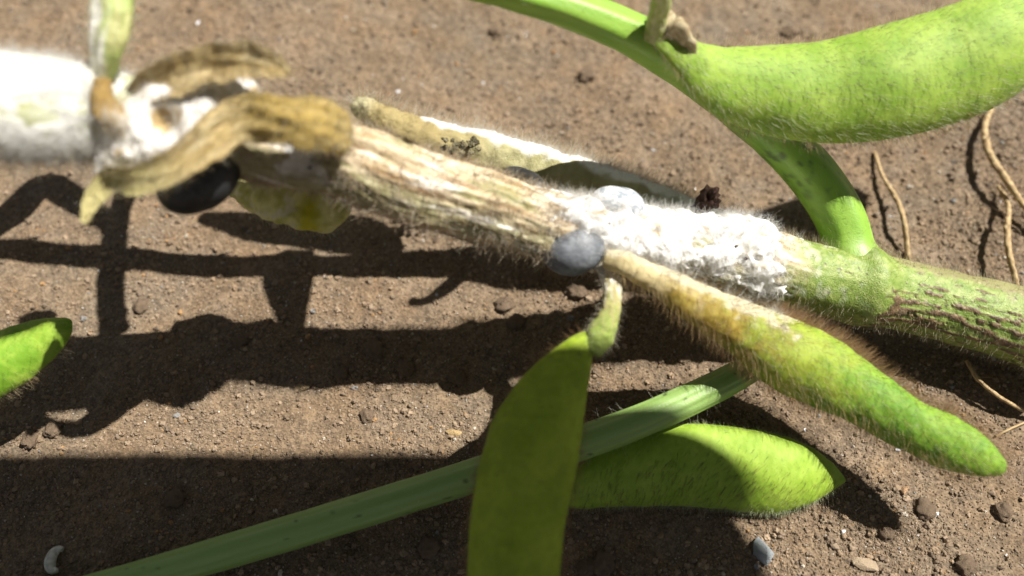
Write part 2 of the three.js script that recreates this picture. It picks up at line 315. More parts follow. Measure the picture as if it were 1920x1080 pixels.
const stemLoft = loft(edges(stemRows), {
  nu: 760, nv: 150, capBulge: 0.1,
  disp: o => {
    const g = sm(1440, 1500, o.mx), les = g * lesion(o);
    const tear = (1 - g) * sm(330, 520, o.mx), u = o.l;
    let d = 0.25 * fbm(o.p.x / 4, o.p.y / 4, o.p.z / 4, 3);
    d += g * (1.0 * gauss(o.mx, 1612, 26) * (0.6 + 0.4 * Math.cos(o.th - 0.6)) + les * 0.1 - 0.14 * gauss(les, 0.45, 0.22) * sm(0.2, 0.3, les));
    d += tear * (0.9 * fbm(u / 7, o.th * 2.2, 5, 4) + 0.14 * (0.5 - Math.abs(noise(u / 4, o.th * 4, 8))) + 0.07 * noise(u / 0.8, o.th * 7, 2));
    return d;
  },
  col: o => {
    const g = sm(1430, 1500, o.mx + 40 * noise(o.th * 2, o.l / 3, 4)), les = lesion(o), n = fbm(o.p.x * 1.1, o.p.y * 1.1, o.p.z * 1.1, 4), f = noise(o.l / 6, o.th * 7, 6);
    let green = mix([0.17, 0.26, 0.04], [0.32, 0.4, 0.11], sm(-0.4, 0.5, n + 0.4 * f));
    green = mix(green, mix([0.10, 0.065, 0.035], [0.24, 0.16, 0.085], sm(-0.3, 0.4, fbm(o.l * 1.3, o.th * 8, 9, 3))), les);
    green = mix(green, [0.07, 0.045, 0.025], 0.8 * gauss(les, 0.35, 0.22));
    green = mix(green, [0.28, 0.21, 0.13], 0.6 * dust(o)); green = mix(green, [0.05, 0.04, 0.02], 0.8 * sm(0.5, 0.6, noise(o.p.x * 2.1, o.p.y * 2.1, o.p.z * 2.1))); green = mix(green, [0.5, 0.42, 0.28], 0.8 * sm(0.52, 0.62, noise(o.p.x * 2.6 + 5, o.p.y * 2.6, o.p.z * 2.6)));
    let tan = mix([0.42, 0.31, 0.17], [0.62, 0.52, 0.36], sm(-0.35, 0.35, fbm(o.l / 5, o.th * 4, 2, 4)));
    tan = mix(tan, [0.27, 0.25, 0.1], sm(0.05, 0.3, fbm(o.l / 8 + 5, o.th * 2.6, 12, 4)));
    tan = mix(tan, [0.3, 0.17, 0.07], 0.8 * sm(0.12, 0.34, fbm(o.l / 7 + 9, o.th * 5, 15, 4)));
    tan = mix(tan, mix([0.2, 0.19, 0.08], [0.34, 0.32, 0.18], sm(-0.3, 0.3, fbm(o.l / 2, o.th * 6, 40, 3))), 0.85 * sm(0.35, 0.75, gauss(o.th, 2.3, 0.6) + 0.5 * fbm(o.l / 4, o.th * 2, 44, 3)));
    tan = mix(tan, [0.8, 0.77, 0.7], 0.85 * sm(0.14, 0.36, fbm(o.l / 6 + 2, o.th * 3, 25, 4)));
    const pale = mix([0.5, 0.52, 0.36], [0.36, 0.38, 0.16], sm(-0.1, 0.35, fbm(o.l / 4, o.th * 3, 31, 4)));
    const film = sm(0.0, 0.3, fbm(o.p.x / 1.6, o.p.y / 1.6, o.p.z / 1.6, 4) + 0.3 * gauss(o.mx, 1270, 230) - 0.1) * gauss(o.mx, 1270, 230);
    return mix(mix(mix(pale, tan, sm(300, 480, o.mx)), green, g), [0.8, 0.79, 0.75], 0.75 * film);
  } });
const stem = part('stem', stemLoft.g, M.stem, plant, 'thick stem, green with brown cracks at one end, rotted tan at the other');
hairs(stem, stemLoft, { n: 5200, len: [0.5, 1.3], ratio: 0.0132, keep: o => o.mx > 1440 ? (0.25 + 0.75 * (gauss(o.th, 0, 0.6) + gauss(o.th, 6.28, 0.6) + gauss(o.th, 3.2, 0.7))) : 0, dir: o => lean(o, 1, 0.35, 0, 0.35), col: [[0.5, 0.42, 0.26], [0.36, 0.26, 0.14], [0.66, 0.6, 0.45]] });
hairs(stem, stemLoft, { name: 'frayed_fibres', n: 11000, len: [0.4, 1.6], ratio: 0.0180, curl: 0.12, keep: o => o.mx < 1150 && o.mx > 430 ? 0.15 + 0.85 * sm(0, 0.3, fbm(o.mx / 60, o.th * 2, 3, 3)) : 0, dir: o => lean(o, 0.5, rr(-1, 0.4), 0, 0.55), col: [[0.62, 0.48, 0.3], [0.75, 0.68, 0.55], [0.45, 0.34, 0.18]], mat: M.fibre });
hairs(stem, stemLoft, { n: 800, len: [0.6, 2.0], ratio: 0.02, bend: 0.4, keep: o => o.mx < 1120 ? gauss(o.th, 3.3, 0.5) : 0, dir: o => lean(o, 1, 0.5, 0, 0.4), col: [[0.62, 0.55, 0.4], [0.4, 0.3, 0.17]] });
hairs(stem, stemLoft, { n: 1500, len: [0.7, 1.9], ratio: 0.018, bend: 0.4, curl: 0.15, keep: o => o.mx < 240 ? gauss(o.th, 3.3, 0.5) : 0, dir: o => lean(o, 1, 0.3, 0, 0.5), col: [[0.72, 0.68, 0.54], [0.5, 0.42, 0.26]] });
// white mould over the stem
function moldOver(rows, range, mask, name, { lift = 1.1, nu = 420, nv = 150, n = 16000, len = [0.4, 1.3], tint = [0.74, 0.74, 0.72], patch = [0.5, 0.4, 0.22], streak = 0 } = {}) {
  const at0 = edges(rows), at = t => at0(range[0] + (range[1] - range[0]) * t);
  const lf = loft(at, { nu, nv, capBulge: 0.05, disp: o => {
      const m = mask(o), b = fbm(o.p.x / 3.2, o.p.y / 3.2, o.p.z / 3.2, 4), billow = 1 - 1.6 * Math.abs(noise(o.p.x / 1.7, o.p.y / 1.7, o.p.z / 1.7));
      return -0.7 + m * (0.72 + lift * (0.45 + 1.5 * b) + 0.06 * billow); },
    col: o => { const k = sm(0.1, 0.42, fbm(o.p.x / 2.4 + 4, o.p.y / 2.4, o.p.z / 2.4, 4) + streak * (0.2 + 0.6 * noise(o.l / 5, o.th * 5, 3)) * gauss(o.th, 1.9, 0.6)); return mix(tint, patch, 0.8 * k * (0.4 + 0.6 * sm(0, 0.2, noise(o.p.x * 1.3, o.p.y * 1.3, o.p.z * 1.3) + 0.1))); } });
  const m = part(name, lf.g, M.mold, plant, 'fluffy white mould growing over the stem');
  hairs(m, lf, { name: 'mould_threads', n, len, ratio: 0.014, curl: 0.3, bend: 0.6, seg: 5, keep: o => mask(o) > rr(0.1, 0.7) ? 0.25 + 0.75 * sm(-0.1, 0.25, fbm(o.p.x / 2, o.p.y / 2, o.p.z / 2, 2)) : 0, dir: o => lean(o, 0.75, 0, 0, 0.9), col: [[0.9, 0.9, 0.89], [0.86, 0.85, 0.82]], mat: M.fibre });
  hairs(m, lf, { name: 'loose_threads', n: Math.round(n / 16), len: [0.8, 1.9], ratio: 0.011, curl: 0.2, bend: 0.5, seg: 5, keep: o => mask(o) > 0.25 ? 1 : 0, dir: o => lean(o, 1, 0, 0, 0.8), col: [[0.9, 0.9, 0.88], [0.75, 0.7, 0.6]], mat: M.fibre });
  const sp = []; for (let i = 0, t = 0; i < n / 5000 && t < 4000; t++) { const o = lf.sample(); if (mask(o) < 0.8 || o.n.y < 0.2) continue; i++; const r = rr(0.08, 0.2), l = lump(1, 0.7, t, 1.5); l.scale(r, r, r); l.translate(o.p.x + o.n.x * 0.12, o.p.y + o.n.y * 0.12, o.p.z + o.n.z * 0.12); sp.push(uvBox(colored(l, () => [0.05, 0.03, 0.02]))); }
  const sg = mergeGeometries(sp); part('dark_specks', sg, M.clod, m).userData.kind = 'stuff';
  return m;
}
const inRows = (rows, mx) => { let a = 0, b = 1; const f = edges(rows); for (let i = 0; i < 40; i++) { const m = (a + b) / 2; if (f(m).mx > mx) a = m; else b = m; } return a; };
moldOver(stemRows, [inRows(stemRows, 1500), inRows(stemRows, 960)], o => {
  const e = 90 * fbm(o.th * 1.8, o.l / 4, 7, 3), x = o.mx + e, ends = sm(930, 1070, x) * (1 - sm(1400, 1480, x));
  const th = o.th > 4.6 ? o.th - 6.283 : o.th, low = 2.2 + 0.5 * sm(1340, 1440, x) - 0.6 * (1 - sm(1000, 1120, x)) + 0.35 * fbm(o.l / 2.2, o.th, 77, 3);
  return ends * sm(-1.6, -0.8, th) * (1 - sm(low - 0.3, low + 0.5, th + 0.3 * noise(o.l / 5, o.th * 1.2, 1))) * (1 - 0.55 * sm(0.1, 0.35, fbm(o.l / 4.5 + 3, o.th * 1.7, 2, 3)));
}, 'white_mould', { lift: 1.15, n: 16000, len: [0.35, 1.2], tint: [0.84, 0.84, 0.83] });
moldOver(stemRows, [inRows(stemRows, 330), 1], o => (1 - sm(205, 320, o.mx + 30 * noise(o.th * 3, o.l / 3, 2))) * (1 - 0.6 * 0.4 * sm(0.08, 0.5, fbm(o.l / 6 + 1, o.th * 2.1, 8, 4) + 0.25 * gauss(o.th, 1.9, 0.3) + 0.15 * gauss(o.th, 3.1, 0.5))), 'white_mould', { lift: 0.2, n: 11000, len: [0.3, 1.1], patch: [0.4, 0.42, 0.26], streak: 0.9, tint: [0.66, 0.66, 0.62] });
moldOver(stemRows, [inRows(stemRows, 660), inRows(stemRows, 420)], o => sm(0.02, 0.3, fbm(o.l / 3, o.th * 1.6, 61, 4) + 0.2) * sm(430, 500, o.mx) * (1 - sm(590, 650, o.mx)) * gauss(o.th, 2.1, 0.9), 'white_mould', { lift: 0.5, nu: 160, n: 3500, len: [0.3, 0.9], tint: [0.7, 0.69, 0.66] });

// long green stalk curving up from the node of the stem and out of the frame
const stalkAt = (rows, tail) => { const e = edges(rows); return e; };
const petRows = [[1545, 500, 1640, 500, 8.5, 1], [1542, 470, 1634, 470, 9.5, 1], [1535, 430, 1622, 415, 11, 1], [1500, 370, 1588, 345, 13, 1], [1440, 300, 1520, 262, 16, 1], [1350, 222, 1425, 172, 20, 1], [1250, 148, 1315, 92, 25.5, 1], [1160, 95, 1215, 35, 30, 1], [1050, 48, 1085, -12, 33, 1], [930, 10, 950, -48, 35, 1]];
const petA = edges(petRows), eEnd = petA(1).c;
{ const q = [Q(430, 498, 37.5), Q(230, 485, 39), Q(40, 468, 41), Q(-160, 455, 43), Q(-360, 440, 46)];
  var petTail = [eEnd, ...q]; }
const petLoft = loft(t => { if (t < 0.6) return petA(t / 0.6); const k = (t - 0.6) / 0.4 * (petTail.length - 1), i = Math.min(petTail.length - 2, Math.floor(k)), c = new THREE.CatmullRomCurve3(petTail).getPoint((t - 0.6) / 0.4); return { c, W: petA(1).W.clone(), r: petA(1).W.length(), k: 1, mx: 900 - (t - 0.6) * 2000, my: -60 }; }, {
  nu: 420, nv: 56, disp: o => 0.05 * Math.sin(o.th * 7 + 0.6) + 0.2 * noise(o.l / 6, o.th, 4) + 1.0 * gauss(o.l, 0, 2.0),
  col: o => { const n = fbm(o.l / 5, o.th * 2, 3, 3); let c = mix([0.2, 0.38, 0.04], [0.28, 0.47, 0.07], sm(-0.4, 0.4, n)); c = mix(c, [0.07, 0.10, 0.04], 0.8 * sm(0.05, 0.3, fbm(o.l / 2.2, o.th * 2.4, 9, 3) ) * gauss(o.mx, 1475, 80)); return mix(c, [0.26, 0.35, 0.1], 0.8 * gauss(o.l, 0.2, 1.8)); } });  // dark blotches paint the upper pod shadow into the stalk colour
const petiole = part('added_shadow_stalk', petLoft.g, M.stalk, plant, 'smooth green leaf stalk curving up from the stem node');
hairs(petiole, petLoft, { n: 900, len: [0.5, 1.1], ratio: 0.0132, keep: o => o.s < 0.3 ? 1 : 0.25, dir: o => lean(o, 0.6, 0.9, 0, 0.3), col: [[0.6, 0.55, 0.35], [0.45, 0.38, 0.2]] });
// unseen shadow casters added above the frame, shaped as stalks and pods
for (const [nm, pts] of [
  ['added_shadow_stalk', [[250, 330, 44, 1.1], [222, 400, 46, 1.3], [212, 470, 48, 1.4], [208, 540, 50, 1.5], [214, 620, 53, 1.6]]],
  ['added_shadow_pod', [[380, 405, 41, 0.8], [470, 425, 42, 2.0], [580, 430, 42, 2.8], [690, 445, 42, 2.6], [750, 470, 42, 0.9]]],
  ['added_shadow_pod', [[538, 480, 46, 3.0], [540, 540, 47, 2.6], [545, 590, 48, 1.7], [548, 640, 50, 0.9]]],
  ['added_shadow_stalk', [[-60, 450, 40, 1.9], [20, 400, 40, 2.2], [80, 345, 40, 2], [140, 372, 40, 1.6], [215, 430, 44, 1.3]]]]) {
  const rows = pts.map(([x, y, h, r]) => { const q = Q(x, y, h); return [q.x, q.y, q.z, r, 1]; });
  const lf = loft(t => { const [x, y, z, r] = rowAt(rows, t); return { c: V(x, y, z), W: V(0.3, 0.9, 0.2), r, k: 1, mx: x, my: z }; }, { nu: 60, nv: 24, disp: o => 0.3 * fbm(o.p.x / 2, o.p.y / 2, o.p.z / 2, 3), col: o => mix([0.2, 0.3, 0.05], [0.34, 0.38, 0.1], sm(-0.3, 0.3, fbm(o.l / 3, o.th, 3, 3))) });
  part(nm, lf.g, M.stem, plant);
}
// dry brown bract and small stub where the upper pod joins the stalk
{ const lf = loft(edges([[1205, 45, 1245, 70, 31.5, 0.8], [1225, 30, 1275, 60, 32, 0.7], [1260, 55, 1300, 90, 31, 0.5], [1290, 110, 1312, 125, 28.5, 0.4], [1325, 165, 1338, 170, 25, 0.4]]), { nu: 60, nv: 30, disp: o => 0.35 * fbm(o.p.x, o.p.y, o.p.z, 3), col: o => mix([0.34, 0.25, 0.13], [0.5, 0.44, 0.28], sm(-0.3, 0.3, fbm(o.l, o.th * 3, 3, 3))) });
  const b = part('dry_bract', lf.g, M.dry, plant, 'dry brown bract at the base of the upper pod');
  hairs(b, lf, { n: 500, len: [0.5, 1.2], dir: o => lean(o, 1, 0.4, 0, 0.5), col: [[0.6, 0.5, 0.32]] });
  const lt = loft(edges([[1205, 70, 1250, 70, 31, 0.9], [1215, 30, 1252, 30, 33.5, 0.9], [1222, 5, 1258, 5, 36, 0.9], [1226, -30, 1256, -30, 39, 0.9], [1215, -70, 1245, -70, 41, 0.8]]), { nu: 50, nv: 24, disp: o => 0.25 * fbm(o.p.x, o.p.y, o.p.z, 3), col: o => mix([0.3, 0.36, 0.08], [0.5, 0.5, 0.26], sm(-0.3, 0.3, fbm(o.l, o.th * 2, 3, 3))) });
  const t = part('pod_stub', lt.g, M.stem, plant, 'short yellowish stub beside the bract');
  hairs(t, lt, { n: 300, len: [0.4, 1], dir: o => lean(o, 1, 0.4, 0, 0.4), col: [[0.7, 0.66, 0.5]] });
}
// pods
const beans = (o, at, w) => at.reduce((a, s) => a + gauss(o.s, s, w), 0);
function pod(parent, name, label, rows, { nu = 300, nv = 90, sharp = 1.25, bumps = [], bw = 0.08, bump = 0.7, col, rough = 0.15, mat: m = M.pod } = {}) {
  const lf = loft(edges(rows), { nu, nv, sharp, capBulge: 0.4, disp: o => { const face = Math.abs(Math.sin(o.th)) ** 2; return bump * face * beans(o, bumps, bw) + rough * fbm(o.p.x / 2.5, o.p.y / 2.5, o.p.z / 2.5, 3) + 0.03 * noise(o.p.x * 2, o.p.y * 2, o.p.z * 2); }, col });
  return parent ? [part(name, lf.g, m, parent, label), lf] : lf;
}
const podGreen = (o, a, b, ms = 0.9) => { const n = fbm(o.p.x / 3, o.p.y / 3, o.p.z / 3, 4), f = noise(o.p.x * 1.5, o.p.y * 1.5, o.p.z * 1.5); let c = mix(a, b, sm(-0.4, 0.4, n + 0.35 * f + 0.2 * noise(o.p.x * 4, o.p.y * 4, o.p.z * 4))); return mix(c, [c[0] * 0.55, c[1] * 0.6, c[2] * 0.7], 0.5 * sm(0.5, 0.62, noise(o.p.x * 2.3 + 9, o.p.y * 2.3, o.p.z * 2.3))); };
const GOLD = [[0.5, 0.36, 0.14], [0.4, 0.25, 0.09], [0.62, 0.5, 0.26]], PALE = [[0.62, 0.64, 0.42], [0.5, 0.46, 0.22], [0.7, 0.7, 0.55]];
{ // upper right
  const [p, lf] = pod(plant, 'green_pod', 'plump bright green pod hanging from the leaf stalk', [[1222, 48, 1232, 80, 31.5, 0.5], [1285, 68, 1280, 140, 29.5, 0.5], [1365, 88, 1335, 212, 26.4, 0.46], [1460, 88, 1415, 248, 24.5, 0.46], [1560, 80, 1515, 266, 24.3, 0.46], [1660, 56, 1620, 262, 24.9, 0.46], [1755, 28, 1725, 240, 25.6, 0.46], [1840, 0, 1815, 208, 26.3, 0.46], [1920, -30, 1900, 155, 26.8, 0.45], [1985, -50, 1975, 95, 27, 0.42], [2040, -50, 2040, 10, 27, 0.4]],
    { bumps: [0.3, 0.52, 0.74], bw: 0.09, bump: 0.8, col: o => podGreen(o, [0.22, 0.37, 0.035], [0.31, 0.45, 0.06]) });
  hairs(p, lf, { n: 9000, len: [0.4, 1.1], ratio: 0.016, dir: o => lean(o, 0.55, 0.9, -0.3, 0.3), col: PALE, keep: o => 1 });
  hairs(p, lf, { n: 1500, len: [0.8, 1.6], ratio: 0.0108, dir: o => lean(o, 1, 0.3, 0, 0.3), col: GOLD, keep: o => gauss(o.th, 0, 0.25) + gauss(o.th, 6.28, 0.25) + gauss(o.th, 3.14, 0.25) });
}
{ // hairy pod in front of the stem
  const [p, lf] = pod(plant, 'hairy_pod', 'hairy pod, rotted golden brown at its base and green at its tip', [[1128, 470, 1140, 500, 20, 0.6], [1180, 474, 1178, 520, 20, 0.7], [1255, 505, 1235, 560, 18.6, 0.8], [1330, 538, 1298, 612, 16.5, 0.85], [1408, 566, 1368, 660, 14.2, 0.85], [1488, 596, 1434, 718, 12, 0.8], [1572, 638, 1515, 760, 10.6, 0.75], [1648, 694, 1594, 792, 10, 0.75], [1722, 748, 1672, 835, 10, 0.75], [1798, 784, 1752, 872, 10.4, 0.75], [1854, 826, 1818, 893, 10.8, 0.75], [1888, 868, 1874, 893, 11, 0.7]],
    { sharp: 1, bumps: [0.5, 0.76], bump: 0.3, rough: 0.3, col: o => { const e = o.mx + 130 * fbm(o.p.x / 2.4, o.p.y / 2.4, o.p.z / 2.4, 4);
      let c = podGreen(o, [0.13, 0.29, 0.015], [0.22, 0.38, 0.03]); c = mix(c, [0.36, 0.42, 0.04], 0.75 * gauss(e, 1480, 75)); c = mix(c, mix([0.3, 0.18, 0.03], [0.42, 0.3, 0.06], sm(-0.3, 0.3, fbm(o.p.x * 1.2, o.p.y * 1.2, o.p.z * 1.2, 3))), 0.9 * (1 - sm(1340, 1470, e)));
      c = mix(c, [0.55, 0.46, 0.25], 0.9 * (1 - sm(1210, 1300, e))); const up = gauss(o.th, 0.35, 0.75) * (1 - sm(1380, 1480, e)); return mix(c, [0.6, 0.55, 0.4], 0.8 * sm(0.2, 0.6, up + 0.7 * fbm(o.p.x, o.p.y, o.p.z, 4))); } });
  hairs(p, lf, { n: 5200, len: [0.7, 1.8], ratio: 0.0102, bend: 0.15, dir: o => lean(o, 0.9, 0.5, -0.35, 0.25), col: o => rnd() < 0.4 ? [0.55, 0.4, 0.17] : [0.34, 0.2, 0.07], keep: o => 0.3 + 0.7 * gauss(o.th, 3.3, 0.8) });
  hairs(p, lf, { n: 1900, len: [0.8, 2.0], ratio: 0.0096, bend: 0.12, dir: o => lean(o, 1, 0.35, 0, 0.22), col: [[0.42, 0.22, 0.09], [0.3, 0.17, 0.08], [0.5, 0.33, 0.16]], keep: o => o.mx > 1420 ? gauss(o.th, 6.1, 0.5) + gauss(o.th, 0, 0.35) : 0 });
  hairs(p, lf, { name: 'mould_threads', n: 2600, len: [0.3, 1.1], ratio: 0.016, curl: 0.3, bend: 0.6, seg: 5, dir: o => lean(o, 0.7, 0, 0, 0.9), col: [[0.88, 0.87, 0.84], [0.8, 0.77, 0.68]], mat: M.fibre, keep: o => o.mx < 1430 ? gauss(o.th > 4 ? o.th - 6.283 : o.th, 0.4, 0.8) * sm(-0.2, 0.2, fbm(o.p.x / 1.5, o.p.y / 1.5, o.p.z / 1.5, 3)) : 0 });
  hairs(p, lf, { n: 1300, len: [0.4, 1], ratio: 0.013, dir: o => lean(o, 0.5, 1, 0, 0.3), col: PALE, keep: o => o.mx > 1400 ? gauss(o.th, 1.5, 0.9) : 0 });
}
{ // front pod and its stalk
  const st = loft(edges([[1112, 500, 1135, 500, 17.5, 0.9], [1125, 520, 1162, 515, 18, 0.9], [1132, 555, 1165, 560, 18.5, 0.9], [1122, 590, 1160, 600, 18.5, 0.9], [1100, 620, 1150, 640, 18, 0.8], [1088, 650, 1125, 670, 17.5, 0.7]]), { nu: 70, nv: 36, disp: o => 0.35 * fbm(o.p.x, o.p.y, o.p.z, 3), col: o => mix(mix([0.8, 0.78, 0.7], [0.38, 0.34, 0.14], sm(0.12, 0.5, o.s + 0.25 * noise(o.l, o.th * 2, 3))), [0.24, 0.32, 0.06], sm(0.4, 0.8, o.s + 0.2 * noise(o.l, o.th * 2, 8))) });
  const s = part('pod_stalk', st.g, M.dry, plant, 'short pale stalk of the drooping pod');
  hairs(s, st, { n: 700, len: [0.4, 1.1], dir: o => lean(o, 1, 0.5, 0, 0.4), col: [[0.8, 0.76, 0.62], [0.55, 0.45, 0.28]] });
  const [p, lf] = pod(plant, 'drooping_pod', 'flat dark green pod drooping on a pale stalk below the stem', [[1092, 632, 1122, 630, 18, 0.5], [1055, 655, 1116, 655, 17.8, 0.45], [985, 722, 1106, 722, 17, 0.4], [932, 800, 1096, 785, 16, 0.4], [905, 872, 1082, 850, 15, 0.42], [889, 950, 1066, 920, 14, 0.42], [880, 1035, 1054, 1000, 13, 0.42], [876, 1120, 1048, 1100, 12, 0.42], [885, 1220, 1040, 1210, 11, 0.4], [930, 1330, 1010, 1330, 10, 0.35]],
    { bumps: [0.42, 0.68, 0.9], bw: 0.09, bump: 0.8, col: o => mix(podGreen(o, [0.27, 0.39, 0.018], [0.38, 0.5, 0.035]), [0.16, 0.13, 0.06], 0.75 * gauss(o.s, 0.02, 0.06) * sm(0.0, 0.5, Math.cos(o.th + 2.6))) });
  hairs(p, lf, { n: 7000, len: [0.4, 1.0], ratio: 0.0096, dir: o => lean(o, 0.35, 1, 0.3, 0.3), col: [[0.3, 0.36, 0.1], [0.42, 0.44, 0.2]] });
  hairs(p, lf, { n: 2400, len: [0.6, 1.3], ratio: 0.0108, dir: o => lean(o, 1, 0.4, 0, 0.3), col: [[0.5, 0.27, 0.1], [0.36, 0.2, 0.09]], keep: o => gauss(o.th, 0, 0.22) + gauss(o.th, 6.28, 0.22) + gauss(o.th, 3.14, 0.22) });
}
{ // shrivelled olive pod behind the stem
  const [p, lf] = pod(plant, 'shrivelled_pod', 'shrivelled olive brown pod with white mould along its edge', [[662, 182, 672, 212, 10, 0.8], [700, 188, 706, 240, 10, 0.8], [760, 212, 762, 278, 9.6, 0.8], [870, 238, 860, 315, 9.2, 0.8], [980, 264, 965, 355, 9, 0.8], [1100, 298, 1080, 390, 9, 0.8], [1220, 340, 1195, 425, 9, 0.8], [1330, 384, 1310, 450, 9.2, 0.8], [1420, 425, 1405, 455, 9.6, 0.7]],
    { sharp: 1, rough: 0.6, mat: M.dry, col: o => { let c = mix([0.3, 0.28, 0.13], [0.44, 0.41, 0.22], sm(-0.4, 0.4, fbm(o.l / 2, o.th, 4, 4))); c = mix(c, [0.36, 0.28, 0.12], (1 - sm(800, 980, o.mx + 40 * noise(o.l, o.th * 2, 4))) * 0.9); c = mix(c, [0.5, 0.46, 0.28], 1 - sm(680, 715, o.mx)); c = mix(c, [0.46, 0.47, 0.4], 0.7 * sm(1180, 1260, o.mx));  // grey right end is lightened in colour to offset the shade cast there
      const up = gauss(o.th > 3.6 ? o.th - 6.283 : o.th, 0.2, 0.8) * sm(730, 860, o.mx); return mix(c, [0.85, 0.84, 0.8], sm(0.32, 0.62, up + 0.6 * fbm(o.l / 3, o.th, 14, 3))); } });
  hairs(p, lf, { n: 3600, len: [0.8, 2.1], ratio: 0.0090, bend: 0.3, dir: o => lean(o, 1, 0.1, 0, 0.5), col: [[0.8, 0.76, 0.66], [0.6, 0.46, 0.26]], keep: o => gauss(o.th > 3.14 ? o.th - 6.283 : o.th, 0, 0.5) });
  hairs(p, lf, { name: 'mould_threads', n: 3500, len: [0.3, 0.8], ratio: 0.0150, curl: 0.2, dir: o => lean(o, 1, 0, 0, 0.9), col: [[0.9, 0.9, 0.88]], mat: M.fibre, keep: o => o.mx > 830 ? gauss(o.th > 3.14 ? o.th - 6.283 : o.th, 0.05, 0.45) : 0 });
  hairs(p, lf, { n: 900, len: [0.5, 1.1], ratio: 0.0150, curl: 0.2, dir: o => lean(o, 1, 0, 0, 0.9), col: [[0.55, 0.5, 0.25], [0.35, 0.28, 0.1]], keep: o => o.mx < 720 ? 1 : 0 });
}
{ // yellow pod below the stem
  const [p, lf] = pod(plant, 'yellow_pod', 'small yellow green pod tucked under the rotted stem', [[430, 340, 440, 372, 20.5, 0.7], [470, 335, 475, 398, 20.2, 0.8], [530, 345, 530, 420, 20, 0.8], [585, 360, 590, 434, 19.6, 0.8], [630, 365, 632, 425, 19.3, 0.8], [655, 375, 655, 400, 19.2, 0.7]],
    { nu: 120, nv: 60, sharp: 1, rough: 0.9, bumps: [0.3, 0.75], bw: 0.16, bump: 0.8, col: o => mix(mix(mix([0.42, 0.42, 0.1], [0.74, 0.71, 0.32], sm(-0.3, 0.3, fbm(o.p.x / 1.5, o.p.y / 1.5, o.p.z / 1.5, 4))), [0.7, 0.66, 0.5], 0.7 * sm(0.1, 0.3, fbm(o.p.x / 2 + 7, o.p.y / 2, o.p.z / 2, 3))), [0.5, 0.46, 0.01], gauss(o.mx, 585, 18)) });
  hairs(p, lf, { n: 900, len: [0.5, 1.2], dir: o => lean(o, 1, 0.4, 0, 0.4), col: PALE });
}
// the split pod: two dried valves and a mouldy white inside
const dryCol = o => { let c = mix([0.34, 0.24, 0.08], [0.56, 0.45, 0.24], sm(-0.5, 0.5, fbm(o.l / 5, o.th * 3, 3, 4))); c = mix(c, [0.13, 0.065, 0.02], 0.6 * sm(0.08, 0.4, fbm(o.l / 4 + 4, o.th * 2.5, 9, 4))); return mix(c, [0.56, 0.49, 0.32], 0.7 * sm(0.08, 0.4, fbm(o.l / 5 + 2, o.th * 4, 19, 4))); };
const shell = (bulge, thick, sd) => (t, s) => { const u = Math.cos(t), top = bulge(s) * (1 - Math.abs(u) ** 2.2) + 0.3 * fbm(s * 7 + sd, u * 1.3, 2, 3) + 0.1 * noise(s * 4 + sd, u * 3, 6) + 0.1 * noise(s * 20, u * 2, sd); return [u * (1 + 0.34 * fbm(s * 13, sd + Math.sign(u) * 4, 5, 4) + 0.1 * noise(s * 45, sd + Math.sign(u) * 9, 2)), top + thick * Math.sin(t)]; };
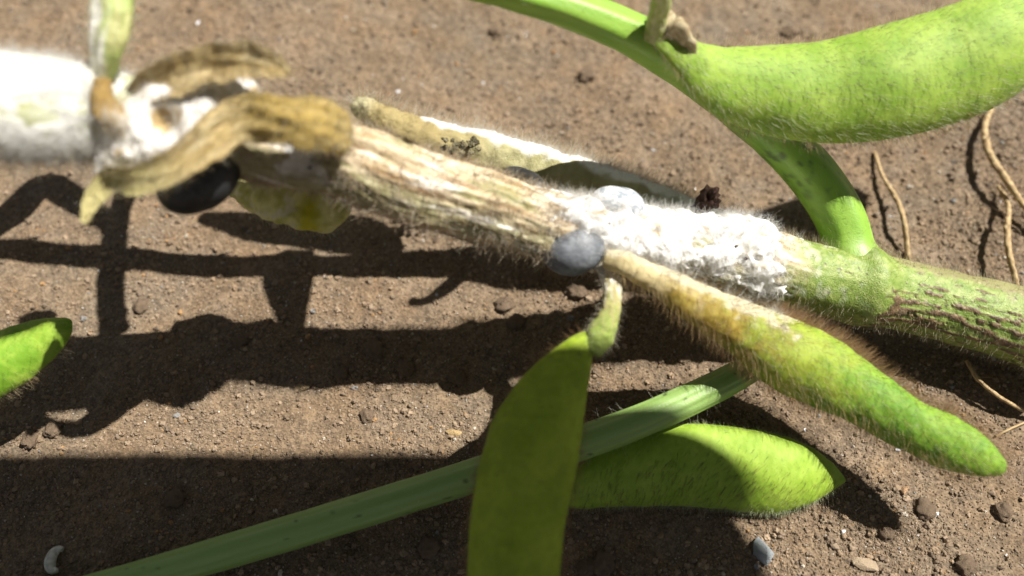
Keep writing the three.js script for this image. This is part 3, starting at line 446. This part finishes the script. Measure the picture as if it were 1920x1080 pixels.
{
  const up = loft(edges([[228, 205, 250, 225, 33.7, 1], [248, 152, 272, 200, 36.7, 1], [300, 112, 322, 182, 38.2, 1], [380, 84, 395, 160, 38.7, 1], [460, 80, 468, 146, 38.7, 1], [515, 100, 512, 146, 38.2, 1], [546, 128, 534, 146, 37.7, 1]]), { nu: 140, nv: 60, section: shell(s => -0.75 + 0.5 * sm(0.5, 1, s), 0.045, 3.3), col: dryCol });
  const a = part('dry_pod_valve', up.g, M.dry, plant, 'curled tan pod valve standing above the white inside');
  hairs(a, up, { n: 1800, len: [0.3, 1.0], ratio: 0.02, dir: o => lean(o, 0.8, 0.3, 0, 0.7), col: [[0.6, 0.5, 0.28], [0.42, 0.3, 0.12], [0.75, 0.7, 0.56]], keep: o => 0.08 + gauss(Math.sin(o.th), 0, 0.25) });
  hairs(a, up, { n: 1500, len: [0.4, 1.1], ratio: 0.02, dir: o => lean(o, 0.5, 0.9, 0, 0.4), col: [[0.5, 0.38, 0.16], [0.36, 0.24, 0.08], [0.7, 0.62, 0.42]], keep: o => o.th < 3.3 ? 1 : 0.2 });
  const lo = loft(edges([[150, 418, 165, 415, 31.6, 0.7], [158, 372, 188, 388, 32.2, 0.7], [185, 325, 222, 358, 33.2, 0.8], [240, 312, 262, 364, 34.6, 0.9], [310, 288, 328, 345, 35.8, 1], [370, 232, 398, 304, 36.4, 1], [430, 186, 456, 270, 36, 1], [520, 176, 525, 270, 36.4, 1], [590, 184, 588, 286, 35.6, 1], [630, 195, 628, 288, 34, 1], [648, 208, 645, 284, 32.6, 1]]), { nu: 200, nv: 64, section: shell(s => -0.4 + 0.7 * sm(0.45, 0.75, s), 0.045, 8.1),
    col: o => { let c = dryCol(o); c = mix(c, [0.58, 0.54, 0.24], 0.8 * (1 - sm(210, 360, o.mx))); return mix(c, [0.38, 0.26, 0.04], 0.6 * sm(430, 500, o.mx)); } });
  const b = part('dry_pod_valve', lo.g, M.dry, plant, 'twisted olive brown pod valve with a pointed tail');
  hairs(b, lo, { n: 2200, len: [0.3, 1.0], ratio: 0.02, dir: o => lean(o, 0.8, 0.3, 0, 0.7), col: [[0.6, 0.5, 0.28], [0.42, 0.3, 0.12], [0.75, 0.7, 0.56]], keep: o => 0.08 + gauss(Math.sin(o.th), 0, 0.25) });
  hairs(b, lo, { n: 2000, len: [0.4, 1.2], ratio: 0.02, dir: o => lean(o, 0.45, 0.9, 0.2, 0.35), col: [[0.5, 0.4, 0.14], [0.34, 0.24, 0.07], [0.66, 0.58, 0.36]], keep: o => o.th < 3.3 ? 1 : 0.3 });
  const inn = loft(edges([[180, 318, 215, 350, 32.3, 0.6], [205, 232, 262, 328, 33.7, 0.6], [240, 190, 322, 308, 34.5, 0.5], [300, 165, 395, 275, 35.3, 0.45], [370, 150, 440, 215, 35.3, 0.45], [460, 142, 490, 182, 34.8, 0.45]]), { nu: 130, nv: 80, disp: o => 0.9 * fbm(o.p.x / 2.5, o.p.y / 2.5, o.p.z / 2.5, 4) - 1.5 * gauss(o.mx, 318, 22) * gauss(o.th, 1.5, 0.4) + 0.1 * noise(o.p.x * 3, o.p.y * 3, o.p.z * 3),
    col: o => mix([0.84, 0.82, 0.78], [0.5, 0.36, 0.16], sm(0.12, 0.35, fbm(o.p.x / 2.2, o.p.y / 2.2, o.p.z / 2.2, 4) + 0.35 * gauss(o.mx, 318, 22) * gauss(o.th, 1.5, 0.5))) });
  const c = part('white_mould', inn.g, M.mold, plant, 'white mouldy lining inside the split pod');
  hairs(c, inn, { name: 'mould_threads', n: 6000, len: [0.3, 1], ratio: 0.02, curl: 0.2, dir: o => lean(o, 0.8, 0, 0, 0.9), col: [[0.88, 0.87, 0.84], [0.72, 0.64, 0.5]], mat: M.fibre });
  const cx = loft(edges([[178, 150, 205, 152, 38, 0.9], [172, 180, 212, 185, 37.5, 0.9], [180, 215, 235, 225, 36.5, 0.9], [205, 245, 248, 240, 35.5, 0.8], [225, 262, 250, 250, 35, 0.8]]), { nu: 60, nv: 40, disp: o => 0.5 * fbm(o.p.x / 1.5, o.p.y / 1.5, o.p.z / 1.5, 3), col: o => mix([0.3, 0.19, 0.05], [0.55, 0.5, 0.42], sm(0.3, 0.75, o.s + 0.4 * noise(o.l, o.th * 2, 4))) });
  const d = part('calyx', cx.g, M.dry, plant, 'brown dried calyx where the split pod joins the stem');
  hairs(d, cx, { n: 900, len: [0.4, 1.1], dir: o => lean(o, 1, 0.3, 0, 0.5), col: [[0.55, 0.42, 0.2], [0.75, 0.72, 0.65]] });
  const sb = loft(edges([[172, -60, 268, -60, 42, 0.7], [172, -10, 255, -10, 41, 0.7], [172, 45, 246, 50, 40, 0.7], [172, 100, 228, 105, 38.5, 0.75], [174, 140, 212, 142, 37, 0.85], [178, 165, 208, 168, 36, 0.9]]), { nu: 90, nv: 50, disp: o => 0.08 * Math.sin(o.th * 5) + 0.35 * fbm(o.p.x / 2, o.p.y / 2, o.p.z / 2, 3), col: o => mix(mix([0.3, 0.38, 0.1], [0.44, 0.44, 0.18], sm(-0.3, 0.3, fbm(o.l / 3, o.th * 2, 3, 3))), [0.82, 0.8, 0.72], sm(-0.1, 0.5, 0.12 + Math.cos(o.th) * 0.55 + 0.9 * fbm(o.l / 3, o.th * 2, 8, 3))) });
  const e = part('pale_pod_stub', sb.g, M.stem, plant, 'pale green upright stub above the brown calyx');
  hairs(e, sb, { n: 1200, len: [0.4, 1.1], dir: o => lean(o, 1, -0.5, 0, 0.4), col: PALE });
}
// ------------------------------------------------------------------ seeds held in the mould
function seedAt(px, py, h, rx, ry, ang, base, bloom, label, amt) {
  const c = P(px, py, h), d = depthOf(c), s = d / F, a = rx * s, b = ry * s; let g = new THREE.SphereGeometry(1, 72, 48); const p = g.attributes.position;
  for (let i = 0; i < p.count; i++) { const v = V().fromBufferAttribute(p, i); v.multiplyScalar(1 + 0.03 * noise(v.x * 1.5 + px, v.y * 1.5, v.z * 1.5)); if (v.x * v.x < 0.3) v.y -= 0.06 * gauss(v.x, 0, 0.25) * sm(0.5, 1, v.y); p.setXYZ(i, v.x * a, v.y * b, v.z * b * 0.95); }
  g = colored(g, v => { const k = fbm(v.x * 0.9 + px, v.y * 0.9, v.z * 0.9, 4), f = noise(v.x * 4, v.y * 4, v.z * 4); return mix(base, bloom, amt * sm(-0.35, 0.4, k + 0.45 * f)); });
  g.rotateZ(ang * DEG); const m4 = new THREE.Matrix4().makeBasis(RT, UP, FW.clone().negate()); g.applyMatrix4(m4); g.translate(c.x, c.y, c.z); g.computeVertexNormals();
  return single('soybean_seed', g, M.seed, label, 'seed');
}
seedAt(1075, 470, 19.5, 58, 47, 12, [0.11, 0.12, 0.135], [0.24, 0.26, 0.285], 'dusty dark grey oval seed below the white mould, above the drooping pod', 0.8);
seedAt(372, 340, 30.2, 82, 56, 28, [0.006, 0.007, 0.009], [0.05, 0.053, 0.056], 'glossy black seed hanging under the olive brown split pod valve', 0.55);
seedAt(1158, 384, 19.2, 52, 36, -10, [0.22, 0.26, 0.31], [0.8, 0.8, 0.8], 'pale bluish white seed half buried in the white mould', 0.9);
seedAt(982, 334, 12.6, 40, 19, -20, [0.3, 0.34, 0.39], [0.55, 0.57, 0.6], 'small bluish grey seed wedged between shrivelled pod and frayed stem', 0.9);

// ------------------------------------------------------------------ things lying round the plant
{ // long straight stalk
  const lf = loft(edges([[1415, 655, 1440, 700, 8, 1], [1330, 700, 1358, 748, 7.6, 1], [1200, 756, 1225, 812, 7, 1], [1075, 800, 1095, 862, 6.4, 1], [900, 855, 912, 916, 5.4, 1], [600, 948, 613, 1011, 3.8, 1], [400, 1009, 413, 1070, 3, 1], [150, 1082, 162, 1142, 2.4, 1], [-80, 1147, -70, 1205, 2.2, 1]]), { nu: 320, nv: 84, capBulge: 0.1,
    disp: o => 0.035 * Math.sin(o.th * 9 + 0.4) + 0.02 * Math.sin(o.th * 16 + noise(o.l / 8, 1, 1)) + 0.1 * noise(o.l / 7, o.th, 2),
    col: o => { const k = Math.sin(o.th * 9 + 0.4) * 0.5 + 0.5, n = fbm(o.l / 6, o.th * 3, 3, 3); let c = mix([0.24, 0.38, 0.1], [0.31, 0.46, 0.16], sm(-0.2, 1.4, k * 0.6 + n)); return mix(c, [0.04, 0.06, 0.02], 0.8 * sm(0.55, 0.65, noise(o.p.x * 1.1, o.p.y * 1.1, o.p.z * 1.1))); } });
  const t = thing('green_stalk', V(0, 0, 20), 'long straight ribbed green stalk lying under the drooping pod', 'stalk');
  const s = part('stalk', lf.g, M.stalk, t);
  hairs(s, lf, { n: 200, len: [0.5, 1.3], ratio: 0.0108, dir: o => lean(o, 1, 0.3, 0, 0.3), col: [[0.75, 0.74, 0.62]], keep: o => o.mx > 1000 ? gauss(o.th, 0, 0.5) + gauss(o.th, 6.28, 0.5) + gauss(o.th, 3.14, 0.5) : 0.08 });
}
function loosePod(name, base, label, rows, opt, hair) {
  const t = thing(name, base, label, 'pod'); const lf = pod(null, '', '', rows, opt); const s = part('shell', lf.g, M.pod, t); hair(s, lf); return t;
}
loosePod('soybean_pod', V(25, 0, 22), 'broad smooth green pod lying on the soil beneath the hairy pod', [[1010, 915, 1015, 935, 3.4, 0.42], [1075, 882, 1085, 955, 3.3, 0.42], [1165, 828, 1170, 951, 3.2, 0.42], [1262, 797, 1270, 948, 3, 0.42], [1352, 799, 1360, 954, 2.9, 0.42], [1440, 812, 1445, 963, 2.8, 0.42], [1508, 834, 1510, 950, 2.7, 0.42], [1555, 866, 1556, 926, 2.6, 0.42], [1584, 896, 1584, 906, 2.6, 0.4]],
  { bumps: [0.35, 0.66], bw: 0.12, bump: 0.5, rough: 0.2, col: o => podGreen(o, [0.25, 0.4, 0.03], [0.34, 0.49, 0.055]) }, (s, lf) => {
    hairs(s, lf, { n: 1000, len: [0.6, 1.4], ratio: 0.0150, bend: 0.2, sink: 0.0, dir: o => lean(o, 0.14, -0.55, -0.8, 0.22), col: [[0.12, 0.1, 0.03], [0.2, 0.15, 0.05]], keep: o => gauss(o.th, 1.57, 1.1) });
    hairs(s, lf, { n: 1800, len: [0.3, 0.7], ratio: 0.03, dir: o => lean(o, 0.8, -0.4, 0, 0.4), col: [[0.45, 0.55, 0.3], [0.6, 0.62, 0.4]], keep: o => gauss(o.th, 3.0, 0.4) + 0.6 * gauss(o.th, 0, 0.3) + 0.6 * gauss(o.th, 6.28, 0.3) });
    hairs(s, lf, { n: 420, len: [0.8, 1.8], ratio: 0.0108, bend: 0.4, dir: o => lean(o, 1, 0, -0.3, 0.3), col: [[0.5, 0.45, 0.3]], keep: o => gauss(o.th, 3.3, 0.25) });
  });
loosePod('soybean_pod', V(-62, 0, 12), 'narrow green pod tip poking in over dark shaded soil', [[-230, 800, -220, 850, 10, 0.5], [-120, 692, -100, 800, 10.5, 0.5], [-40, 640, -5, 748, 11, 0.5], [30, 609, 45, 712, 11.5, 0.5], [85, 594, 95, 668, 12, 0.5], [122, 594, 128, 628, 12.5, 0.5], [133, 603, 134, 614, 12.6, 0.5]],
  { nu: 160, bumps: [0.4, 0.75], bw: 0.14, bump: 0.4, col: o => podGreen(o, [0.17, 0.34, 0.02], [0.3, 0.46, 0.05]) }, (s, lf) => {
    hairs(s, lf, { n: 1100, len: [0.6, 1.4], ratio: 0.0102, dir: o => lean(o, 1, 0.4, 0, 0.3), col: [[0.42, 0.3, 0.14], [0.6, 0.52, 0.32]], keep: o => 0.2 + gauss(o.th, 3.14, 0.5) + gauss(o.th, 0, 0.3) + gauss(o.th, 6.28, 0.3) });
  });
// dry roots
function root(rows, label, rootlets = 0) { rows = rows.map(r => [r[0], r[1], r[2], r[3] * 0.8]);           // rows: px, py, height, radius mm
  const at = t => { const [x, y, h, r] = rowAt(rows, t), c = P(x, y, h); return { c, W: V(0.3, 0.2, 1), r, k: 1, mx: x, my: y }; };
  const lf = loft(at, { nu: 160, nv: 16, disp: o => o.w * (0.45 * fbm(o.l / 0.8, o.th, 3, 3) + 0.25 * noise(o.l / 2, 3, 3)), col: o => mix([0.3, 0.2, 0.1], [0.5, 0.38, 0.2], sm(-0.3, 0.35, fbm(o.l / 0.7, o.th, 9, 3))) });
  const c0 = P(rows[0][0], rows[0][1], 0), t = thing('dry_root', c0, label, 'root', 'thin dry roots near the stem base');
  const s = part('root', lf.g, M.root, t);
  if (rootlets) hairs(s, lf, { name: 'rootlets', n: rootlets, len: [0.6, 2.2], ratio: 0.03, curl: 0.2, bend: 0.4, dir: o => lean(o, 1, 0.3, 0, 0.5), col: [[0.4, 0.28, 0.15]] });
}
root([[1862, 196, 0.6, 0.5], [1846, 240, 1.6, 0.55], [1856, 290, 2.6, 0.55], [1882, 330, 3, 0.55], [1912, 375, 2.6, 0.5], [1965, 440, 1.5, 0.45]], 'tan root bending across the soil below the plump upper pod', 14);
root([[1872, 350, 0.7, 0.35], [1890, 385, 2, 0.42], [1888, 430, 2.8, 0.45], [1892, 475, 3, 0.45], [1905, 530, 2, 0.4], [1908, 560, 1, 0.4]], 'knobbly thin root ending at the cracked green stem', 26);
root([[1640, 285, 0.4, 0.3], [1655, 330, 1, 0.34], [1680, 372, 1.8, 0.38], [1695, 415, 2.2, 0.4], [1702, 478, 0.4, 0.4], [1704, 490, -0.6, 0.38]], 'pale root beside the curved leaf stalk', 8);
root([[1812, 676, 2.2, 0.28], [1835, 712, 2.4, 0.32], [1875, 745, 2, 0.3], [1935, 778, 0.8, 0.26]], 'thin curved root under the cracked green stem', 4);
root([[1868, 818, 0.3, 0.16], [1890, 806, 0.7, 0.18], [1935, 786, 0.8, 0.16]], 'dark hair thin twig near the hairy pod tip');

// crumbs, pebbles and chips that can be told apart
const crumbLabel = (x, y) => x > 1350 && y > 760 ? 'brown soil crumb on sunlit soil near the hairy pod tip' : y > 850 ? 'brown soil crumb in dark shade beside the long ribbed stalk' : y > 480 ? 'brown soil crumb on the soil below the mouldy stem, in or beside its shadow' : 'brown soil crumb on the sunlit soil behind the mouldy stem', crumbGroup = 'larger soil crumbs';
for (const [x, y, r] of [[1735, 955, 1.2], [1132, 1056, 1.3], [1100, 1066, 1.0], [262, 572, 1.0], [100, 808, 0.95], [58, 826, 1.0], [946, 571, 1.2], [968, 602, 1.1], [700, 655, 1.2], [760, 690, 1.1], [640, 700, 1.0], [1000, 520, 1.2], [1080, 545, 1.4], [805, 1028, 1.1], [690, 780, 0.9], [860, 710, 1.0], [1810, 1060, 1.1], [1660, 1000, 0.9], [1100, 143, 1.3], [450, 640, 1.0], [330, 935, 1.1], [1880, 960, 1.0], [1480, 60, 1.2], [930, 60, 1.0]])
  stone(x, y, r, r * 0.65, r * 0.9, x, EARTH, 0.45, 1.8, M.clod, 'soil_crumb', crumbLabel(x, y), 'soil crumb', crumbGroup);
chip(1425, 1036, 1.25, 0.9, 1.5, 0.3, [0.33, 0.36, 0.37], 22, M.clod, 'pebble', 'grey angular pebble on sunlit soil below the broad pod', 'pebble');
chip(1622, 1057, 1.7, 0.5, 0.75, -0.25, [0.5, 0.39, 0.27], 16, M.clod, 'stone_chip', 'flat tan stone chip on sunlit soil', 'stone chip');
chip(566, 726, 1.0, 0.4, 0.5, 0.05, [0.4, 0.3, 0.18], 18, M.clod, 'straw_chip', 'small rectangular straw coloured chip in the stem shadow', 'chip');
chip(852, 811, 0.95, 0.3, 0.5, -0.2, [0.5, 0.36, 0.18], 14, M.clod, 'orange_chip', 'flat orange tan chip on the lit soil beside the drooping pod', 'chip');
chip(1698, 918, 0.75, 0.4, 0.55, 0.4, [0.42, 0.27, 0.16], 14, M.clod, 'orange_chip', 'reddish chip on the soil between the hairy pod and the broad pod', 'chip');
const flakeLabel = 'tiny white mineral flake glinting on the soil', flakeGroup = 'white flakes on the soil';
for (const [x, y, r] of [[1578, 1000, 0.55], [370, 42, 0.6], [746, 170, 0.5], [1226, 279, 0.5], [905, 150, 0.4], [1670, 405, 0.4], [1760, 962, 0.45], [1510, 805, 0.4], [1685, 842, 0.4], [820, 555, 0.45], [1890, 1040, 0.35], [1560, 870, 0.35]])
  chip(x, y, r * 0.85, r * 0.35, r * 0.5, y, [0.62, 0.62, 0.64], 10, M.seed, 'white_flake', flakeLabel, 'mineral flake', flakeGroup);
{ // small curled white husk
  const c = P(106, 1052, 0), y = soilH(c.x, c.z) + 0.6, pts = []; for (let i = 0; i <= 8; i++) { const a = -1.9 + i / 8 * 3.8; pts.push([c.x - 0.75 * Math.cos(a) + 0.5, y, c.z + 1.1 * Math.sin(a), 0.25 + 0.32 * Math.sin(i / 8 * Math.PI), 1]); }
  const lf = loft(spine(pts), { nu: 40, nv: 20, col: o => mix([0.5, 0.5, 0.44], [0.7, 0.7, 0.64], sm(-0.3, 0.3, noise(o.l * 2, o.th, 1))) });
  single('curled_husk', lf.g, M.seed, 'tiny pale kidney shaped husk in the dark shade', 'husk');
}
{ // dark crumb standing on the mould and olive crumbs on the shrivelled pod
  const c = P(1325, 384, 15.5), g = lump(4, 0.8, 5, 1.9); g.scale(1.1, 1.9, 0.9); g.rotateZ(-0.2); g.translate(c.x, c.y + 0.6, c.z); uvBox(g); g.computeVertexNormals();
  single('dark_crumb', colored(g, v => { const k = 1 + 0.5 * fbm(v.x * 2, v.y * 2, v.z * 2, 3); return [0.06 * k, 0.035 * k, 0.025 * k]; }), M.clod, 'jagged dark brown crumb standing on the white mould', 'soil crumb');
  const gs = []; for (let i = 0; i < 30; i++) { const p0 = P(rr(828, 898), rr(258, 288), 12.4), r = rr(0.12, 0.38), l = lump(3, 1.0, i * 3, 2.2); l.scale(r, r * 0.8, r); l.translate(p0.x, p0.y, p0.z); const k = rr(0.4, 1.3); gs.push(uvBox(colored(l, v => [0.26 * k, 0.23 * k, 0.14 * k]))); }
  const m = mergeGeometries(gs); m.computeVertexNormals();
  tag(part('olive_crumbs', m, M.clod, plant, 'cluster of dark olive crumbs on the shrivelled pod'), null, null, null, 'stuff');
}
// ------------------------------------------------------------------ the phone that takes the picture; its shadow falls across the soil
{
  const g0 = P(1330, 843, 0), t = (-9 - g0.clone().sub(CAM).dot(FW)) / SUN.dot(FW), corner = g0.clone().addScaledVector(SUN, t);
  const w = 172, h = 92, d = 8, ctr = corner.clone().addScaledVector(RT, -w / 2).addScaledVector(UP, -h / 2).addScaledVector(FW, -d / 2);
  const grp = thing('smartphone', ctr, 'dark smartphone held above the plant, its shadow on the soil', 'phone');
  const basis = new THREE.Matrix4().makeBasis(RT, UP, FW.clone().negate()).setPosition(ctr);
  const black = new THREE.MeshPhysicalMaterial({ color: new THREE.Color(0.03, 0.03, 0.035), roughness: 0.5 }), glass = new THREE.MeshPhysicalMaterial({ color: new THREE.Color(0.01, 0.01, 0.012), roughness: 0.1 });
  const rim = (a, b, r) => { const q = new THREE.Shape(); q.moveTo(-a + r, -b); q.lineTo(a - r, -b); q.absarc(a - r, -b + r, r, -Math.PI / 2, 0); q.lineTo(a, b - r); q.absarc(a - r, b - r, r, 0, Math.PI / 2); q.lineTo(-a + r, b); q.absarc(-a + r, b - r, r, Math.PI / 2, Math.PI); q.lineTo(-a, -b + r); q.absarc(-a + r, -b + r, r, Math.PI, 1.5 * Math.PI); return q; };
  part('case', new THREE.ExtrudeGeometry(rim(w / 2, h / 2, 13), { depth: d - 2, bevelSize: 1, bevelThickness: 1, bevelOffset: -1, bevelSegments: 3, curveSegments: 24 }).translate(0, 0, 1 - d / 2).applyMatrix4(basis), black, grp);
  part('screen', new THREE.ExtrudeGeometry(rim(w / 2 - 4, h / 2 - 4, 10), { depth: 0.4, bevelEnabled: false, curveSegments: 24 }).translate(0, 0, d / 2 - 0.1).applyMatrix4(basis), glass, grp);
}
renderer.render(scene, camera);
